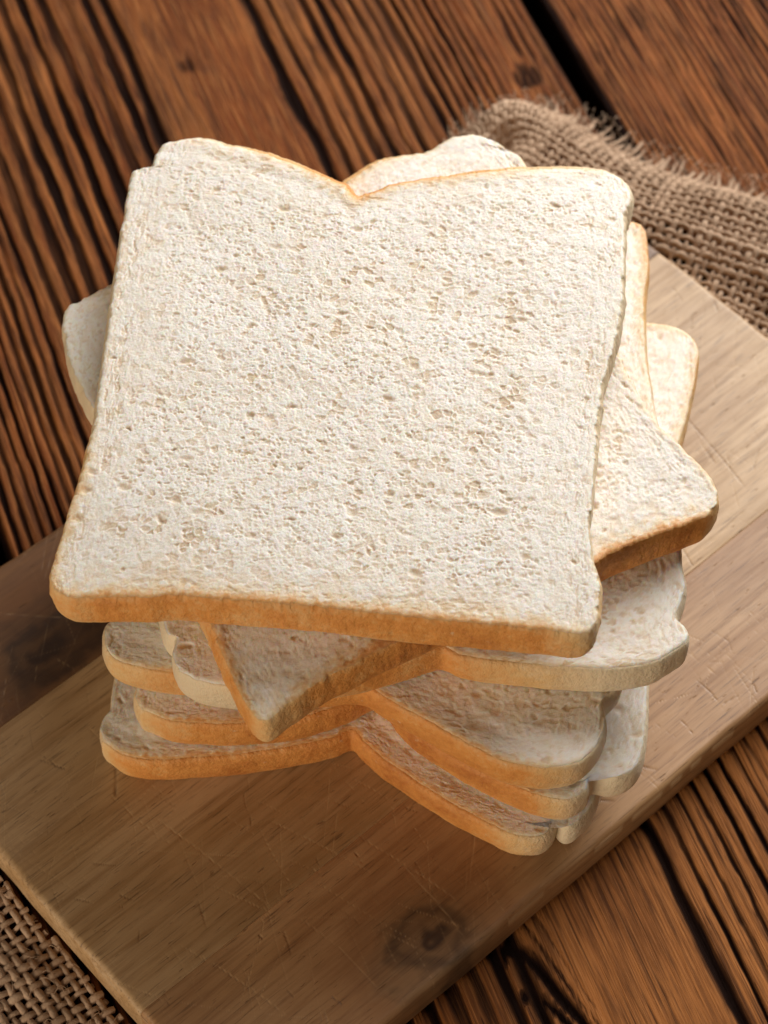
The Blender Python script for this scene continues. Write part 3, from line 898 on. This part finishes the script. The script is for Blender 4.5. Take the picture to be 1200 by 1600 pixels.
def weave(surface, s0, s1, t0, t1, tw0, pitch, seed, root, clip):
    """plain weave: warp runs along t, weft along s.  warp starts loose at tw0 (fringe)"""
    rng = np.random.RandomState(seed)
    ns, nt = int((s1 - s0) / pitch), int((t1 - t0) / pitch)
    amp = 0.052
    step = pitch / 4

    def jit(q, c, sd):
        return 0.045 * vnoise(q * 0.45, q * 0 + c * 3.7, sd) + 0.02 * vnoise(q * 1.8, q * 0 + c * 1.3, sd + 1)
    for nm in ('warp', 'weft'):
        paths, rads = [], []
        for c in range(ns if nm == 'warp' else nt):
            if nm == 'warp':
                start = tw0 + rng.uniform(-0.25, 0.25)
                t = np.arange(start, t1, step)
                s = np.full_like(t, s0 + c * pitch) + jit(t, c, seed) + np.where(t < t0, (t0 - t) * rng.uniform(-0.25, 0.25), 0)
                ph = (t - t0) / pitch
                dz = amp * np.cos(np.pi * (ph + c)) * (t > t0 - pitch)
                dz = dz - np.clip(t0 - t, 0, 9) * 0.10 * rng.uniform(0.2, 1)
            else:
                s = np.arange(s0, s1, step)
                t = np.full_like(s, t0 + c * pitch) + jit(s, c + 50, seed + 3)
                ph = (s - s0) / pitch
                dz = -amp * np.cos(np.pi * (ph + c))
            P = surface(s, t); P[:, 2] += dz
            P[:, 2] = np.maximum(P[:, 2], TABLE_Z + 0.05)
            base = rng.uniform(0.062, 0.100)
            q = s if nm == 'weft' else t
            r = base * (1 + 0.22 * vnoise(q * 1.1, q * 0 + c, seed + 8) + 0.12 * vnoise(q * 5, q * 0 + c, seed + 9))
            if nm == 'warp':
                r = np.where(t < t0, r * (0.85 - 0.25 * (t0 - t) / max(0.2, t0 - tw0 + 0.25)), r)
            keep = ~inside_board(P) if clip else np.ones(len(P), bool)
            for a, b in split_runs(P, r, keep):
                paths.append(a); rads.append(b)
        V, Q = tube(paths, rads, 6)
        me = mesh_np(nm, V * CM, Q, M_JUTE)
        o = link(nm + "_threads", me, root)
        o['kind'] = 'stuff'
    # loose fibres standing off the cloth
    paths, rads = [], []
    for i in range(1500):
        fr = rng.rand() < 0.45
        s = rng.uniform(s0, s1); t = rng.uniform(tw0 - 0.1, t0 + 0.3) if fr else rng.uniform(t0, t1)
        L = rng.uniform(0.2, 0.55); an = rng.uniform(0, 2 * np.pi) if not fr else rng.normal(-np.pi / 2, 0.6)
        q = np.linspace(0, 1, 7)
        cur = rng.uniform(-0.9, 0.9)
        ss = s + np.cumsum(np.cos(an + cur * q)) * L / 7; tt = t + np.cumsum(np.sin(an + cur * q)) * L / 7
        P = surface(ss, tt)
        P[:, 2] += 0.08 + np.sin(q * np.pi) * rng.uniform(0.02, 0.22)
        P[:, 2] = np.maximum(P[:, 2], TABLE_Z + 0.03)
        keep = ~inside_board(P) if clip else np.ones(len(P), bool)
        if keep.all():
            paths.append(P); rads.append(np.full(7, rng.uniform(0.006, 0.013)))
    V, Q = tube(paths, rads, 3)
    o = link("loose_fibres", mesh_np("loose_fibres", V * CM, Q, M_JUTE), root)
    o['kind'] = 'stuff'


EDGE = resample([(0.6, 13.6), (1.5, 15.4), (2.4, 16.9), (3.5, 17.75), (4.8, 17.95), (6.1, 17.5), (7.5, 16.3), (9.0, 15.35), (10.4, 14.75), (11.8, 14.1), (14, 13.0), (17, 11.4)], 400)
EARC = np.concatenate([[0], np.cumsum(np.linalg.norm(np.diff(EDGE, axis=0), axis=1))])
ETG = np.gradient(EDGE, axis=0); ETG /= np.linalg.norm(ETG, axis=1)[:, None]
_k = np.ones(61) / 61
ETG = np.stack([np.convolve(np.pad(ETG[:, c], 30, 'edge'), _k, 'valid') for c in (0, 1)], 1)
EIN = 0.5 * np.stack([ETG[:, 1], -ETG[:, 0]], 1) + 0.5 * np.array([-0.40, -0.92])
EIN /= np.linalg.norm(EIN, axis=1)[:, None]


def cloth_far(s, t):
    ex = np.interp(s, EARC, EDGE[:, 0]); ey = np.interp(s, EARC, EDGE[:, 1])
    nx = np.interp(s, EARC, EIN[:, 0]); ny = np.interp(s, EARC, EIN[:, 1])
    tt = t - 0.35 * np.exp(-((s - 4.5) / 2.0) ** 2) * sstep(2, 5, t)
    x, y = ex + nx * tt, ey + ny * tt
    z = (-1.22 + 1.25 * sstep(0.2, 2.4, t) - 0.75 * sstep(3.4, 5.6, t)
         + 0.22 * vnoise(s * 0.35, t * 0.5, 301) * sstep(0.3, 2, t)
         + 0.55 * np.exp(-((s - 5.2) / 1.6) ** 2 - ((t - 1.6) / 1.0) ** 2)
         - 0.65 * np.exp(-((s - 5.0) / 1.2) ** 2 - ((t - 3.1) / 0.6) ** 2))
    return np.stack([x, y, z], -1)


burlap = empty("burlap_cloth", (0, 0, 0))
tag(burlap, "rumpled brown burlap with a frayed edge behind the cutting board", "burlap cloth", "pieces of brown burlap")
weave(cloth_far, 0.0, 19.0, 1.05, 9.5, 0.10, 0.262, 5, burlap, True)

C2A = BD_ANG + math.radians(-6)


def cloth_near(s, t):
    # s runs down the board's near-left end, t away from it
    c0 = (bcx - (BX + 0.2) * ca, bcy - (BX + 0.2) * sa)
    ds = (math.sin(C2A), -math.cos(C2A)); dt = (-math.cos(C2A), -math.sin(C2A))
    x = c0[0] + ds[0] * s + dt[0] * t; y = c0[1] + ds[1] * s + dt[1] * t
    z = -1.20 + 0.10 * fbm(s * 0.35, t * 0.4, 402, 2) + 0.06 * vnoise(s, t, 405)
    return np.stack([x, y, z], -1)


burlap2 = empty("burlap_cloth", (0, 0, 0))
tag(burlap2, "flat brown burlap at the near left corner in front of the cutting board's end", "burlap cloth", "pieces of brown burlap")
weave(cloth_near, -6.0, 13.0, -1.5, 6.5, -1.5, 0.262, 9, burlap2, True)
